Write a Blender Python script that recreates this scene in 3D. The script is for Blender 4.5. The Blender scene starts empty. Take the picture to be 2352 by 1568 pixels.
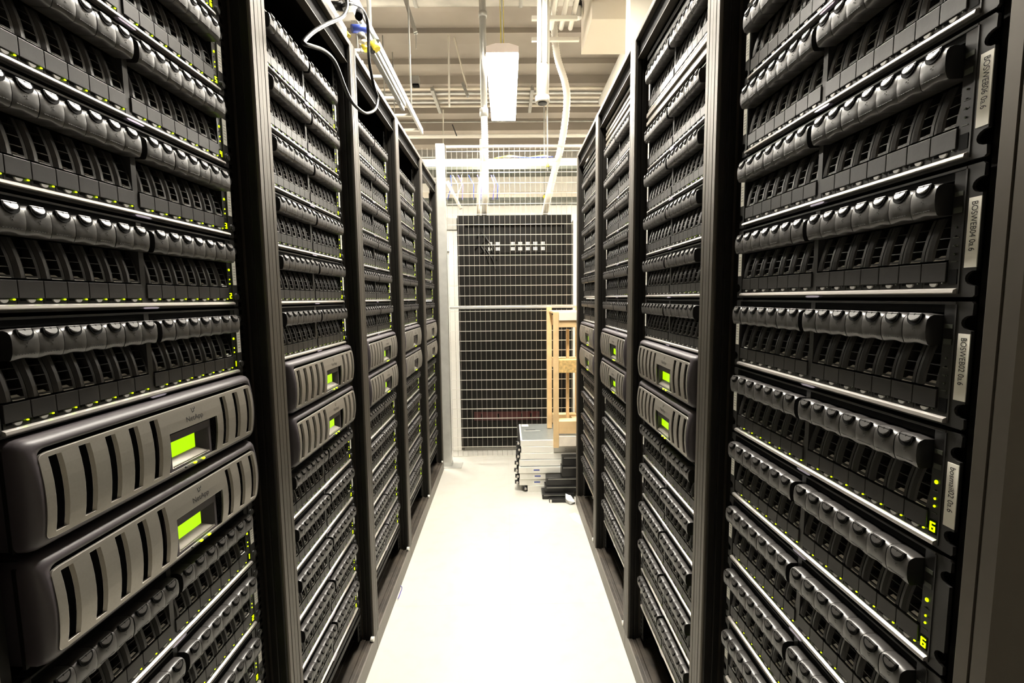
import bpy, bmesh, math, random
from math import sin, cos, pi, radians
from mathutils import Vector, Matrix
random.seed(7)
SC = bpy.context.scene
COL = SC.collection
U3 = 0.13335

# ------------------------------------------------------------------ materials
def mat(name, col, rough=0.5, metal=0.0, emit=None, estr=0.0, noise=0.0, nscale=40.0, bump=0.0, spec=0.5, coat=0.0):
    m = bpy.data.materials.new(name); m.use_nodes = True
    nt = m.node_tree; b = nt.nodes['Principled BSDF']
    b.inputs['Base Color'].default_value = (*col, 1)
    b.inputs['Roughness'].default_value = rough
    b.inputs['Metallic'].default_value = metal
    b.inputs['Specular IOR Level'].default_value = spec
    if coat: b.inputs['Coat Weight'].default_value = coat
    if emit:
        b.inputs['Emission Color'].default_value = (*emit, 1)
        b.inputs['Emission Strength'].default_value = estr
    if noise or bump:
        tc = nt.nodes.new('ShaderNodeTexCoord'); n = nt.nodes.new('ShaderNodeTexNoise')
        n.inputs['Scale'].default_value = nscale; n.inputs['Detail'].default_value = 3
        nt.links.new(tc.outputs['Object'], n.inputs['Vector'])
        if noise:
            r = nt.nodes.new('ShaderNodeValToRGB')
            r.color_ramp.elements[0].position = 0.3; r.color_ramp.elements[1].position = 0.7
            r.color_ramp.elements[0].color = (*[c * (1 - noise) for c in col], 1)
            r.color_ramp.elements[1].color = (*[min(1, c * (1 + noise)) for c in col], 1)
            nt.links.new(n.outputs['Fac'], r.inputs['Fac']); nt.links.new(r.outputs['Color'], b.inputs['Base Color'])
        if bump:
            bp = nt.nodes.new('ShaderNodeBump'); bp.inputs['Strength'].default_value = bump; bp.inputs['Distance'].default_value = 0.002
            nt.links.new(n.outputs['Fac'], bp.inputs['Height']); nt.links.new(bp.outputs['Normal'], b.inputs['Normal'])
    return m
M = {}
M['plastic'] = mat('charcoal_plastic', (0.021, 0.0195, 0.0185), 0.42, noise=0.06, nscale=90, bump=0.10, spec=0.45)
M['handle'] = mat('handle_plastic', (0.035, 0.032, 0.0305), 0.40, noise=0.05, nscale=120, bump=0.10, spec=0.8)
M['flange'] = mat('flange_plastic', (0.024, 0.023, 0.022), 0.42)
M['sill'] = mat('toplit_sill_plastic', (0.78, 0.75, 0.70), 0.45)  # same drive plastic, painted pale for the light on its upward face
M['tab'] = mat('pale_release_tab', (0.36, 0.35, 0.33), 0.35)
M['black'] = mat('black_interior', (0.0025, 0.0025, 0.0025), 0.8, spec=0.1)
M['darkplastic'] = mat('black_plastic', (0.010, 0.0095, 0.009), 0.35)
M['trim'] = mat('bright_aluminium_trim', (0.56, 0.53, 0.50), 0.34, metal=0.8)
M['tabtrim'] = mat('lilac_badge', (0.52, 0.48, 0.62), 0.25, metal=0.4)
M['rack'] = mat('dark_bronze_powdercoat', (0.085, 0.075, 0.062), 0.46, metal=0.6, noise=0.03, nscale=60, bump=0.03, spec=0.5)
M['rackbase'] = mat('floorlit_base_powdercoat', (0.15, 0.135, 0.115), 0.45, noise=0.05, nscale=30)  # paler than the posts: floor bounce light put into the colour
M['rackdark'] = mat('black_powdercoat', (0.0075, 0.0065, 0.0050), 0.5, spec=0.2)
M['silver'] = mat('silver_faceplate', (0.27, 0.25, 0.22), 0.38, metal=0.6, noise=0.03, nscale=300, bump=0.05)
M['bezel'] = mat('mauve_grey_bezel', (0.050, 0.042, 0.047), 0.48, noise=0.03, nscale=200)
M['lcd'] = mat('green_lcd', (0.2, 0.5, 0.0), 0.3, emit=(0.50, 1.0, 0.0), estr=0.25)
M['led'] = mat('green_led', (0.4, 0.9, 0.0), 0.3, emit=(0.62, 1.0, 0.0), estr=1.15)
M['leddim'] = mat('dim_green_led', (0.25, 0.5, 0.0), 0.3, emit=(0.55, 1.0, 0.0), estr=0.16)
M['ledoff'] = mat('unlit_led', (0.05, 0.06, 0.04), 0.25)
M['redled'] = mat('red_led', (0.6, 0.05, 0.03), 0.3, emit=(1, 0.08, 0.03), estr=1)
M['paper'] = mat('white_label_paper', (0.80, 0.78, 0.70), 0.6)
M['ink'] = mat('black_ink', (0.006, 0.006, 0.006), 0.6)
M['dimprint'] = mat('grey_print', (0.06, 0.065, 0.05), 0.5)
M['floor'] = None
M['white'] = mat('white_paint', (0.82, 0.80, 0.74), 0.55, noise=0.02, nscale=3)
M['cream'] = mat('cream_paint', (0.86, 0.80, 0.66), 0.6, noise=0.02, nscale=3)
M['conc'] = mat('concrete_ceiling', (0.31, 0.268, 0.225), 0.85, noise=0.12, nscale=1.6, bump=0.3)
M['galv'] = mat('galvanised_steel', (0.55, 0.55, 0.52), 0.38, metal=0.6, noise=0.10, nscale=12)
M['galvdark'] = mat('dull_galvanised_steel', (0.34, 0.33, 0.30), 0.45, metal=0.5, noise=0.15, nscale=10)
M['wire'] = mat('zinc_wire', (0.85, 0.82, 0.75), 0.28, metal=0.6)
M['duct'] = mat('duct_metal', (0.45, 0.43, 0.38), 0.45, metal=0.4, noise=0.2, nscale=4)
M['beigeduct'] = mat('beige_duct', (0.62, 0.56, 0.46), 0.6)
M['flex'] = mat('pale_flex_conduit', (0.70, 0.66, 0.58), 0.4)
M['lampbody'] = mat('lamp_housing', (0.85, 0.75, 0.70), 0.5)
M['lamp'] = mat('lamp_diffuser', (1, 1, 1), 0.5, emit=(1.0, 0.94, 0.83), estr=44)
M['wood'] = mat('pine_wood', (0.74, 0.52, 0.27), 0.6, noise=0.16, nscale=9, bump=0.2)
M['woodpale'] = mat('pale_sawn_end', (0.80, 0.72, 0.60), 0.65, noise=0.08, nscale=20)
M['osb'] = mat('particle_board', (0.62, 0.42, 0.16), 0.7, noise=0.3, nscale=60, bump=0.3)
M['servertop'] = mat('zinc_server_lid', (0.34, 0.37, 0.36), 0.35, metal=0.6, noise=0.06, nscale=30)
M['serverside'] = mat('bright_server_side', (0.85, 0.83, 0.76), 0.35, metal=0.2)
M['cable'] = mat('black_cable_jacket', (0.004, 0.004, 0.004), 0.36, spec=0.25)
M['blue'] = mat('blue_cable', (0.03, 0.06, 0.32), 0.4)
M['yellow'] = mat('yellow_plastic', (0.75, 0.62, 0.05), 0.4)
M['wiredim'] = mat('dull_zinc_wire', (0.38, 0.355, 0.31), 0.4, metal=0.5)
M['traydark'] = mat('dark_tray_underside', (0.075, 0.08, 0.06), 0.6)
M['red'] = mat('dark_red_plastic', (0.035, 0.002, 0.002), 0.4)
M['purplewire'] = mat('violet_wire', (0.12, 0.10, 0.5), 0.4)
M['ridge'] = mat('worn_brown_sill', (0.040, 0.032, 0.024), 0.5, noise=0.5, nscale=25)

def floor_mat():
    m = bpy.data.materials.new('vinyl_floor_tiles'); m.use_nodes = True
    nt = m.node_tree; b = nt.nodes['Principled BSDF']
    tc = nt.nodes.new('ShaderNodeTexCoord')
    br = nt.nodes.new('ShaderNodeTexBrick')
    br.offset = 0; br.inputs['Scale'].default_value = 1.0
    br.inputs['Brick Width'].default_value = 0.61; br.inputs['Row Height'].default_value = 0.61
    br.inputs['Mortar Size'].default_value = 0.0015; br.inputs['Mortar Smooth'].default_value = 0.3
    br.inputs['Color1'].default_value = (0.52, 0.505, 0.455, 1); br.inputs['Color2'].default_value = (0.515, 0.50, 0.45, 1)
    br.inputs['Mortar'].default_value = (0.47, 0.45, 0.40, 1)
    n = nt.nodes.new('ShaderNodeTexNoise'); n.inputs['Scale'].default_value = 14; n.inputs['Detail'].default_value = 6
    mx = nt.nodes.new('ShaderNodeMixRGB'); mx.blend_type = 'MULTIPLY'; mx.inputs['Fac'].default_value = 0.12
    r = nt.nodes.new('ShaderNodeValToRGB'); r.color_ramp.elements[0].position = 0.32; r.color_ramp.elements[1].position = 0.5
    r.color_ramp.elements[0].color = (0.75, 0.68, 0.5, 1); r.color_ramp.elements[1].color = (1, 1, 1, 1)
    nt.links.new(tc.outputs['Object'], br.inputs['Vector']); nt.links.new(tc.outputs['Object'], n.inputs['Vector'])
    nt.links.new(n.outputs['Fac'], r.inputs['Fac'])
    nt.links.new(br.outputs['Color'], mx.inputs['Color1']); nt.links.new(r.outputs['Color'], mx.inputs['Color2'])
    nt.links.new(mx.outputs['Color'], b.inputs['Base Color'])
    b.inputs['Roughness'].default_value = 0.45
    return m
M['floor'] = floor_mat()

# ------------------------------------------------------------------ mesh builder
class MB:
    def __init__(s): s.v = []; s.f = []; s.m = []; s.mats = []; s.sm = []
    def mi(s, m):
        if m not in s.mats: s.mats.append(m)
        return s.mats.index(m)
    def face(s, idx, m, smooth=False): s.f.append(tuple(idx)); s.m.append(s.mi(m)); s.sm.append(smooth)
    def add(s, pts): n = len(s.v); s.v += [tuple(p) for p in pts]; return n
    def box(s, x0, x1, y0, y1, z0, z1, m, bev=0.0, mtop=None):
        if bev <= 0:
            n = s.add([(x0,y0,z0),(x1,y0,z0),(x1,y1,z0),(x0,y1,z0),(x0,y0,z1),(x1,y0,z1),(x1,y1,z1),(x0,y1,z1)])
            for k, q in enumerate(((0,3,2,1),(4,5,6,7),(0,1,5,4),(1,2,6,5),(2,3,7,6),(3,0,4,7))):
                s.face([n+i for i in q], mtop if (mtop and k == 1) else m)
            return
        bm = bmesh.new(); bmesh.ops.create_cube(bm, size=1)
        for v in bm.verts:
            v.co = Vector(((x0+x1)/2+v.co.x*(x1-x0), (y0+y1)/2+v.co.y*(y1-y0), (z0+z1)/2+v.co.z*(z1-z0)))
        bmesh.ops.bevel(bm, geom=bm.edges[:], offset=bev, segments=2, profile=0.5, affect='EDGES')
        s.bm(bm, m)
    def bm(s, bm, m, smooth=False, mtx=None):
        n = len(s.v); bm.verts.ensure_lookup_table()
        for i, v in enumerate(bm.verts): v.index = i; s.v.append(tuple((mtx @ v.co) if mtx else v.co))
        for f in bm.faces: s.face([n+v.index for v in f.verts], m, smooth)
        bm.free()
    def tube(s, pts, r, m, seg=8, cap=True, rr=None):
        P = [Vector(p) for p in pts]; n0 = len(s.v); prev = None
        for i, p in enumerate(P):
            t = (P[min(i+1, len(P)-1)] - P[max(i-1, 0)]).normalized()
            if prev is None:
                a = Vector((0,0,1)) if abs(t.z) < 0.9 else Vector((1,0,0))
                nrm = t.cross(a).normalized()
            else: nrm = (prev - t*prev.dot(t)).normalized()
            prev = nrm; b = t.cross(nrm); rad = rr[i] if rr else r
            for k in range(seg):
                a = 2*pi*k/seg; s.v.append(tuple(p + nrm*cos(a)*rad + b*sin(a)*rad))
        for i in range(len(P)-1):
            for k in range(seg):
                a = n0+i*seg+k; b = n0+i*seg+(k+1) % seg
                s.face((a, b, b+seg, a+seg), m, True)
        if cap:
            s.face([n0+k for k in range(seg)][::-1], m); s.face([n0+(len(P)-1)*seg+k for k in range(seg)], m)
    def cyl(s, p0, p1, r, m, seg=12): s.tube([p0, p1], r, m, seg)
    def prism(s, poly, axis, a0, a1, m, smooth=False):
        """poly = 2-D points, extruded along axis from a0 to a1 (axis x: (y,z); y: (x,z); z: (x,y))"""
        def P(q, a):
            return {'x': (a, q[0], q[1]), 'y': (q[0], a, q[1]), 'z': (q[0], q[1], a)}[axis]
        k = len(poly); n = s.add([P(q, a0) for q in poly]); s.add([P(q, a1) for q in poly])
        for i in range(k): s.face((n+i, n+(i+1) % k, n+k+(i+1) % k, n+k+i), m, smooth)
        s.face([n+i for i in range(k)][::-1], m); s.face([n+k+i for i in range(k)], m)
    def plate(s, xs, zs, hole, yf, yb, m, mwall=None, wall=None, adj=None, adjb=None):
        """front grid y=yf(x,z), back y=yb(x,z) with rectangular holes and walls (adj moves points)"""
        mwall = mwall or m
        nx, nz = len(xs), len(zs); idx = {}
        def V(i, j, b):
            if (i, j, b) not in idx:
                x, z = xs[i], zs[j]
                if adj: x, z = adj(x, z)
                y = yb(x, z) if b else yf(x, z)
                if b and adjb: x, z = adjb(x, z)
                idx[(i, j, b)] = len(s.v); s.v.append((x, y, z))
            return idx[(i, j, b)]
        solid = lambda i, j: 0 <= i < nx-1 and 0 <= j < nz-1 and not hole(i, j)
        for i in range(nx-1):
            for j in range(nz-1):
                if not solid(i, j): continue
                s.face((V(i,j,0), V(i+1,j,0), V(i+1,j+1,0), V(i,j+1,0)), m)
                s.face((V(i,j,1), V(i,j+1,1), V(i+1,j+1,1), V(i+1,j,1)), m)
                for (a, b, ni, nj) in (((i,j),(i,j+1),i-1,j), ((i+1,j+1),(i+1,j),i+1,j), ((i+1,j),(i,j),i,j-1), ((i,j+1),(i+1,j+1),i,j+1)):
                    if not solid(ni, nj):
                        s.face((V(*a,0), V(*b,0), V(*b,1), V(*a,1)), mwall)
    def mesh(s, name):
        me = bpy.data.meshes.new(name); me.from_pydata(s.v, [], s.f)
        for m in s.mats: me.materials.append(M[m])
        me.polygons.foreach_set('material_index', s.m); me.polygons.foreach_set('use_smooth', s.sm)
        me.update()
        bm = bmesh.new(); bm.from_mesh(me); bmesh.ops.recalc_face_normals(bm, faces=bm.faces); bm.to_mesh(me); bm.free()
        return me
    def obj(s, name, parent=None, **k): return link(s.mesh(name), name, parent, **k)

def link(me, name, parent=None, loc=None, label=None, cat=None, group=None, kind=None, rotz=None):
    o = bpy.data.objects.new(name, me); COL.objects.link(o)
    if parent: o.parent = parent
    if loc is not None: o.location = loc
    if rotz is not None: o.rotation_euler = (0, 0, rotz)
    if label: o['label'] = label
    if cat: o['category'] = cat
    if group: o['group'] = group
    if kind: o['kind'] = kind
    return o
def thing(name, label, cat, loc=(0,0,0), rotz=0, group=None):
    return link(None, name, None, loc, label, cat, group, rotz=rotz)
def text_mesh(txt, size, m, name, align='CENTER', ext=0.0):
    c = bpy.data.curves.new(name, 'FONT'); c.body = txt; c.size = size; c.align_x = align; c.align_y = 'CENTER'; c.extrude = ext
    o = bpy.data.objects.new(name, c); COL.objects.link(o)
    dg = bpy.context.evaluated_depsgraph_get(); me = bpy.data.meshes.new_from_object(o.evaluated_get(dg))
    bpy.data.objects.remove(o); me.materials.clear(); me.materials.append(M[m]); me.name = name
    return me

# ------------------------------------------------------------------ camera
YAW, PIT, ROL, FPX = -0.01032322, 0.09462661, -0.01089426, 1046.162
def camdir(xr, ur):
    c, s = cos(ROL), sin(ROL); a = xr*c-ur*s; b = xr*s+ur*c
    c, s = cos(PIT), sin(PIT); fy = c+b*s; fz = -s+b*c
    c, s = cos(YAW), sin(YAW); return Vector((a*c-fy*s, a*s+fy*c, fz))
F = camdir(0, 0); R_ = camdir(1, 0)-F; U_ = camdir(0, 1)-F
cam = bpy.data.cameras.new('camera'); camo = bpy.data.objects.new('camera', cam); COL.objects.link(camo)
mt = Matrix((R_, U_, -F)).transposed().to_4x4(); mt.translation = Vector((0, 0, 1.3)); camo.matrix_world = mt
cam.sensor_width = 36; cam.lens = FPX/2352*36; cam.clip_start = 0.02; cam.clip_end = 60
SC.camera = camo

# ------------------------------------------------------------------ shared drive meshes
DW = 0.0286
def drive_body(mb):
    W = DW-0.0005
    xs = [0.0005, 0.0052, 0.0098, 0.0120, 0.0165, 0.0210, 0.0246, 0.0250, DW-0.0004]
    zs = [0.0325, 0.0355, 0.0440, 0.0449, 0.0550, 0.0558, 0.0665, 0.0673, 0.0775]
    # solid fin on the left, opening on the right crossed by thin bars
    def hole(i, j): return 3 <= i <= 5 and j in (1, 3, 5, 7)
    def g(x, z):
        t = max(0, (z-0.0325)/0.045); base = 0.001+0.0118*t**1.6
        u = x/DW
        return base + (0.0022*(u/0.42-0.5)**2*4-0.0016 if u < 0.42 else 0.0)
    mb.plate(xs, zs, hole, g, lambda x, z: 0.0165, 'plastic')
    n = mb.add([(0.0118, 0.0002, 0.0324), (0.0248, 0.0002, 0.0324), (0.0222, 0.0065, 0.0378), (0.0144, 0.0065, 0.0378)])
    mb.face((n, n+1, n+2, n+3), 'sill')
    mb.box(0.0008, DW-0.0006, 0.0160, 0.0170, 0.032, 0.112, 'black')
    # lower block
    mb.box(0.0004, DW-0.0004, -0.0012, 0.0140, 0.0102, 0.0302, 'plastic', bev=0.0005)
    # tab strip
    mb.box(0.0004, DW-0.0004, 0.0012, 0.014, 0.0032, 0.0100, 'darkplastic')
    pl = []
    for k in range(9):
        a = pi+pi*k/8; pl.append((0.0143+0.0042*cos(a), 0.0088+0.0036*sin(a)))
    mb.prism(pl, 'y', -0.0006, 0.002, 'tab')
    mb.box(0.0035, 0.0085, 0.0004, 0.002, 0.0072, 0.0096, 'black')
HP = [(0.010, 0.1085), (-0.003, 0.1102), (-0.0105, 0.1104), (-0.0150, 0.1085), (-0.0176, 0.1045), (-0.0185, 0.0985),
      (-0.0186, 0.0915), (-0.0178, 0.0850), (-0.0155, 0.0795), (-0.0135, 0.0782), (-0.0040, 0.0785), (0.010, 0.0790)]
def drive_handle(mb):
    nx = 9; x0, x1 = 0.0003, DW-0.0003; base = len(mb.v); k = len(HP)
    for i in range(nx):
        u = i/(nx-1); x = x0+(x1-x0)*u; e = 0.0005*(abs(2*u-1)**12)
        for q, (y, z) in enumerate(HP):
            zz = z; yy = y
            if 1 <= q <= 3: zz = z+0.0016*sin(pi*u)**0.9-0.0009
            if 7 <= q <= 10: zz = z+(0.0009*sin(2*pi*u-pi/2))*(1 if q >= 8 else 0.3)
            if 2 <= q <= 9: yy = y+e
            mb.v.append((x, yy, zz))
    for i in range(nx-1):
        for q in range(k-1):
            a = base+i*k+q; mb.face((a, a+1, a+1+k, a+k), 'handle', True)
    for c0, rev in ((base, 1), (base+(nx-1)*k, -1)):
        n = mb.add([mb.v[c0+q] for q in range(k)]); mb.face([n+q for q in range(k)][::rev], 'darkplastic')
    # embossed line and mark
    n = 7
    for i in range(n):
        a = 0.0035+0.0212*i/n; mb.box(a, a+0.0022, -0.0184, -0.0174, 0.0832, 0.0838, 'handle')
    for (dx, dz, w) in ((0.0125, 0.0935, 0.0012), (0.0150, 0.0948, 0.0007), (0.0140, 0.0918, 0.0018)):
        mb.box(dx, dx+w, -0.0190, -0.0180, dz, dz+0.0009, 'handle')
def dshape(cx, w, h, n=10):
    p = [(-w/2, h*0.28), (-w/2, 0)]
    for i in range(n+1):
        a = pi+pi*i/n; p.append((w/2*cos(a), -0.0+h*0.72*sin(a)))
    p += [(w/2, h*0.28)]
    return [(cx+a, b) for a, b in p]
def tilted(mb, poly, org, tilt, h0, h1, m):
    """poly (x,s) on a plane tilted back about X; org=(y,z)"""
    k = len(poly); c, s_ = cos(tilt), sin(tilt)
    def P(q, h): # s along plane up/back, h along outward normal
        return (q[0], org[0]+q[1]*s_-h*c, org[1]+q[1]*c+h*s_)
    n = mb.add([P(q, h0) for q in poly]); mb.add([P(q, h1) for q in poly])
    for i in range(k): mb.face((n+i, n+(i+1) % k, n+k+(i+1) % k, n+k+i), m)
    mb.face([n+i for i in range(k)][::-1], m); mb.face([n+k+i for i in range(k)], m)
def drive_button(mb):
    tilted(mb, dshape(DW/2, 0.0176, 0.0120), (-0.0180, 0.1068), radians(9), -0.0025, 0.0005, 'black')
    tl = radians(27)
    tilted(mb, dshape(DW/2, 0.0150, 0.0090), (-0.0166, 0.1084), tl, -0.0030, 0.0014, 'handle')
    tilted(mb, dshape(DW/2, 0.0138, 0.0080), (-0.0166, 0.1084), tl, 0.0014, 0.0018, 'handle')
    t2 = [(DW/2-0.0012, 0.0014), (DW/2+0.0012, 0.0014), (DW/2, -0.0008)]
    tilted(mb, t2, (-0.0166, 0.1084), tl, 0.0017, 0.0020, 'black')
def led_geo(mb, x, y, z, w, h, m):
    bm = bmesh.new(); bmesh.ops.create_uvsphere(bm, u_segments=8, v_segments=5, radius=1)
    mb.bm(bm, m, True, Matrix.Translation((x, y, z)) @ Matrix.Diagonal((w/2, 0.0011, h/2, 1)))

ME = {}
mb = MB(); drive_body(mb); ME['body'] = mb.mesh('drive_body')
mb = MB(); drive_handle(mb); ME['handle'] = mb.mesh('drive_handle')
mb = MB(); drive_button(mb); ME['button'] = mb.mesh('drive_latch_button')
mb = MB(); led_geo(mb, 0.0246, -0.0002, 0.0088, 0.0027, 0.0018, 'led'); ME['led'] = mb.mesh('drive_light')
mb = MB(); led_geo(mb, 0.0246, -0.0002, 0.0088, 0.0024, 0.0015, 'leddim'); ME['leddim'] = mb.mesh('drive_light_dim')
mb = MB(); led_geo(mb, 0.0246, -0.0002, 0.0088, 0.0024, 0.0014, 'ledoff'); ME['ledoff'] = mb.mesh('drive_light_unlit')
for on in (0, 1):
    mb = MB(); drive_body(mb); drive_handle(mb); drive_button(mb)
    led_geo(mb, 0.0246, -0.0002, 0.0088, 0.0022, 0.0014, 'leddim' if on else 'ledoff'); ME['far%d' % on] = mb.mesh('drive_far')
DX = [-0.2095+i*DW for i in range(7)] + [0.0000+i*DW for i in range(7)]

# chassis
def notch_poly(side, zc, w_out):
    """flange outline (x,z) with two half-round notches in its outer edge"""
    xi, xo = 0.2128, w_out; p = [(xi, -0.0055), (xo-0.002, -0.0055), (xo, -0.0035)]
    for z in zc:
        for i in range(9):
            a = -pi/2+pi*i/8; p.append((xo-0.0004-0.0105*cos(a), z+0.0078*sin(a)))
    p += [(xo, 0.1210), (xo-0.002, 0.1232), (xi, 0.1232)]
    return [(side*a, b) for a, b in p]
def chassis_mesh():
    mb = MB()
    for s in (-1, 1):
        mb.prism(notch_poly(s, (0.0130, 0.1022), 0.2300), 'y', 0.0, 0.0035, 'flange')
        mb.box(s*0.2136-0.0007, s*0.2136+0.0007, -0.0009, 0.004, -0.0022, 0.1205, 'flange')
        mb.box(*(sorted((s*0.2130, s*0.2100))), 0.002, 0.03, 0.003, 0.121, 'darkplastic')
    mb.box(-0.2130, 0.2130, -0.0006, 0.020, 0.1203, 0.1232, 'flange', bev=0.0005)
    mb.box(-0.2128, 0.2128, 0.0008, 0.020, -0.0055, -0.0021, 'flange')
    mb.box(-0.2120, 0.2120, 0.018, 0.020, 0.0, 0.121, 'black')
    mb.box(-0.2105, 0.2128, 0.0012, 0.018, 0.112, 0.1204, 'black')
    mb.box(-0.0092, -0.0001, 0.0006, 0.018, 0.0030, 0.1204, 'flange')
    mb.box(-0.2120, 0.2120, 0.020, 0.50, -0.0030, 0.1215, 'rackdark')
    return mb.mesh('shelf_chassis')
ME['chassis'] = chassis_mesh()
mb = MB()
mb.prism([(0.006, 0.0032), (-0.0008, 0.0034), (-0.0045, 0.0018), (-0.0052, -0.0010), (-0.0048, -0.0022), (0.006, -0.0022)], 'x', -0.2126, 0.2126, 'trim')
ME['trim'] = mb.mesh('shelf_trim')
mb = MB()
pl = [(-0.016, -0.0040)] + [(-0.012+0.024*i/6, -0.0026-0.0001*abs(i-3)) for i in range(7)] + [(0.016, -0.0040)] + [(0.012-0.024*i/6, -0.0056) for i in range(7)]
mb.prism(pl, 'y', -0.0050, 0.001, 'tabtrim'); ME['badge'] = mb.mesh('shelf_badge')
mb = MB()
mb.box(0.2005, 0.2124, 0.0004, 0.016, 0.0032, 0.1203, 'darkplastic')
mb.box(0.2022, 0.2108, -0.0002, 0.0006, 0.0955, 0.1000, 'dimprint'); mb.box(0.2022, 0.2108, -0.0002, 0.0006, 0.0790, 0.0845, 'dimprint')
mb.box(0.2022, 0.2108, -0.0001, 0.0006, 0.0075, 0.0225, 'black')
for z in (0.030, 0.046, 0.054): mb.box(0.2035, 0.2095, -0.0001, 0.0006, z, z+0.0010, 'dimprint')
mb.cyl((0.2065, 0.0, 0.0555), (0.2065, 0.001, 0.0555), 0.0012, 'black', 8)
ME['panel'] = mb.mesh('status_panel')
for nm, m_ in (('on', 'led'), ('off', 'ledoff')):
    mb = MB(); led_geo(mb, 0, 0, 0, 0.0040, 0.0044, m_); ME['pl_'+nm] = mb.mesh('panel_light')
mb = MB(); led_geo(mb, 0, 0, 0, 0.0022, 0.0026, 'led'); ME['pl_small'] = mb.mesh('panel_light')
mb = MB(); led_geo(mb, 0, 0, 0, 0.0022, 0.0024, 'ledoff'); ME['pl_smalloff'] = mb.mesh('panel_light')
SEG = {'0':'abcdef','1':'bc','2':'abged','3':'abgcd','4':'fgbc','5':'afgcd','6':'afgecd','7':'abc','8':'abcdefg'}
def digit_mesh(d):
    mb = MB(); w, h, t = 0.0056, 0.0102, 0.0013
    R = {'a': (-w/2, w/2, h/2-t, h/2), 'g': (-w/2, w/2, -t/2, t/2), 'd': (-w/2, w/2, -h/2, -h/2+t),
         'f': (-w/2, -w/2+t, 0, h/2), 'b': (w/2-t, w/2, 0, h/2), 'e': (-w/2, -w/2+t, -h/2, 0), 'c': (w/2-t, w/2, -h/2, 0)}
    for c in SEG[d]: x0, x1, z0, z1 = R[c]; mb.box(x0, x1, -0.0004, 0.0004, z0, z1, 'led')
    return mb.mesh('digit')
for d in '1234567': ME['d'+d] = digit_mesh(d)
mb = MB(); mb.cyl((0, 0.004, 0), (0, -0.003, 0), 0.0068, 'flange', 14); mb.cyl((0, -0.003, 0), (0, -0.0042, 0), 0.0050, 'flange', 14)
ME['knob'] = mb.mesh('thumb_screw')
def sticker_mesh(x0, x1, z0, z1, lines=True):
    mb = MB(); mb.box(x0, x1, -0.0007, 0.0002, z0, z1, 'paper')
    if lines:
        for i in range(6): z = z0+(z1-z0)*(0.2+0.11*i); mb.box(x0+0.0018, x1-0.002, -0.00085, -0.0006, z, z+0.0007, 'dimprint')
    return mb.mesh('sticker')
ME['stickR'] = sticker_mesh(0.2165, 0.2275, 0.036, 0.083); ME['stickL'] = sticker_mesh(-0.2275, -0.2165, 0.036, 0.083)
ME['bigstick'] = sticker_mesh(0.2178, 0.2298, 0.0235, 0.0912, False)

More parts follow.
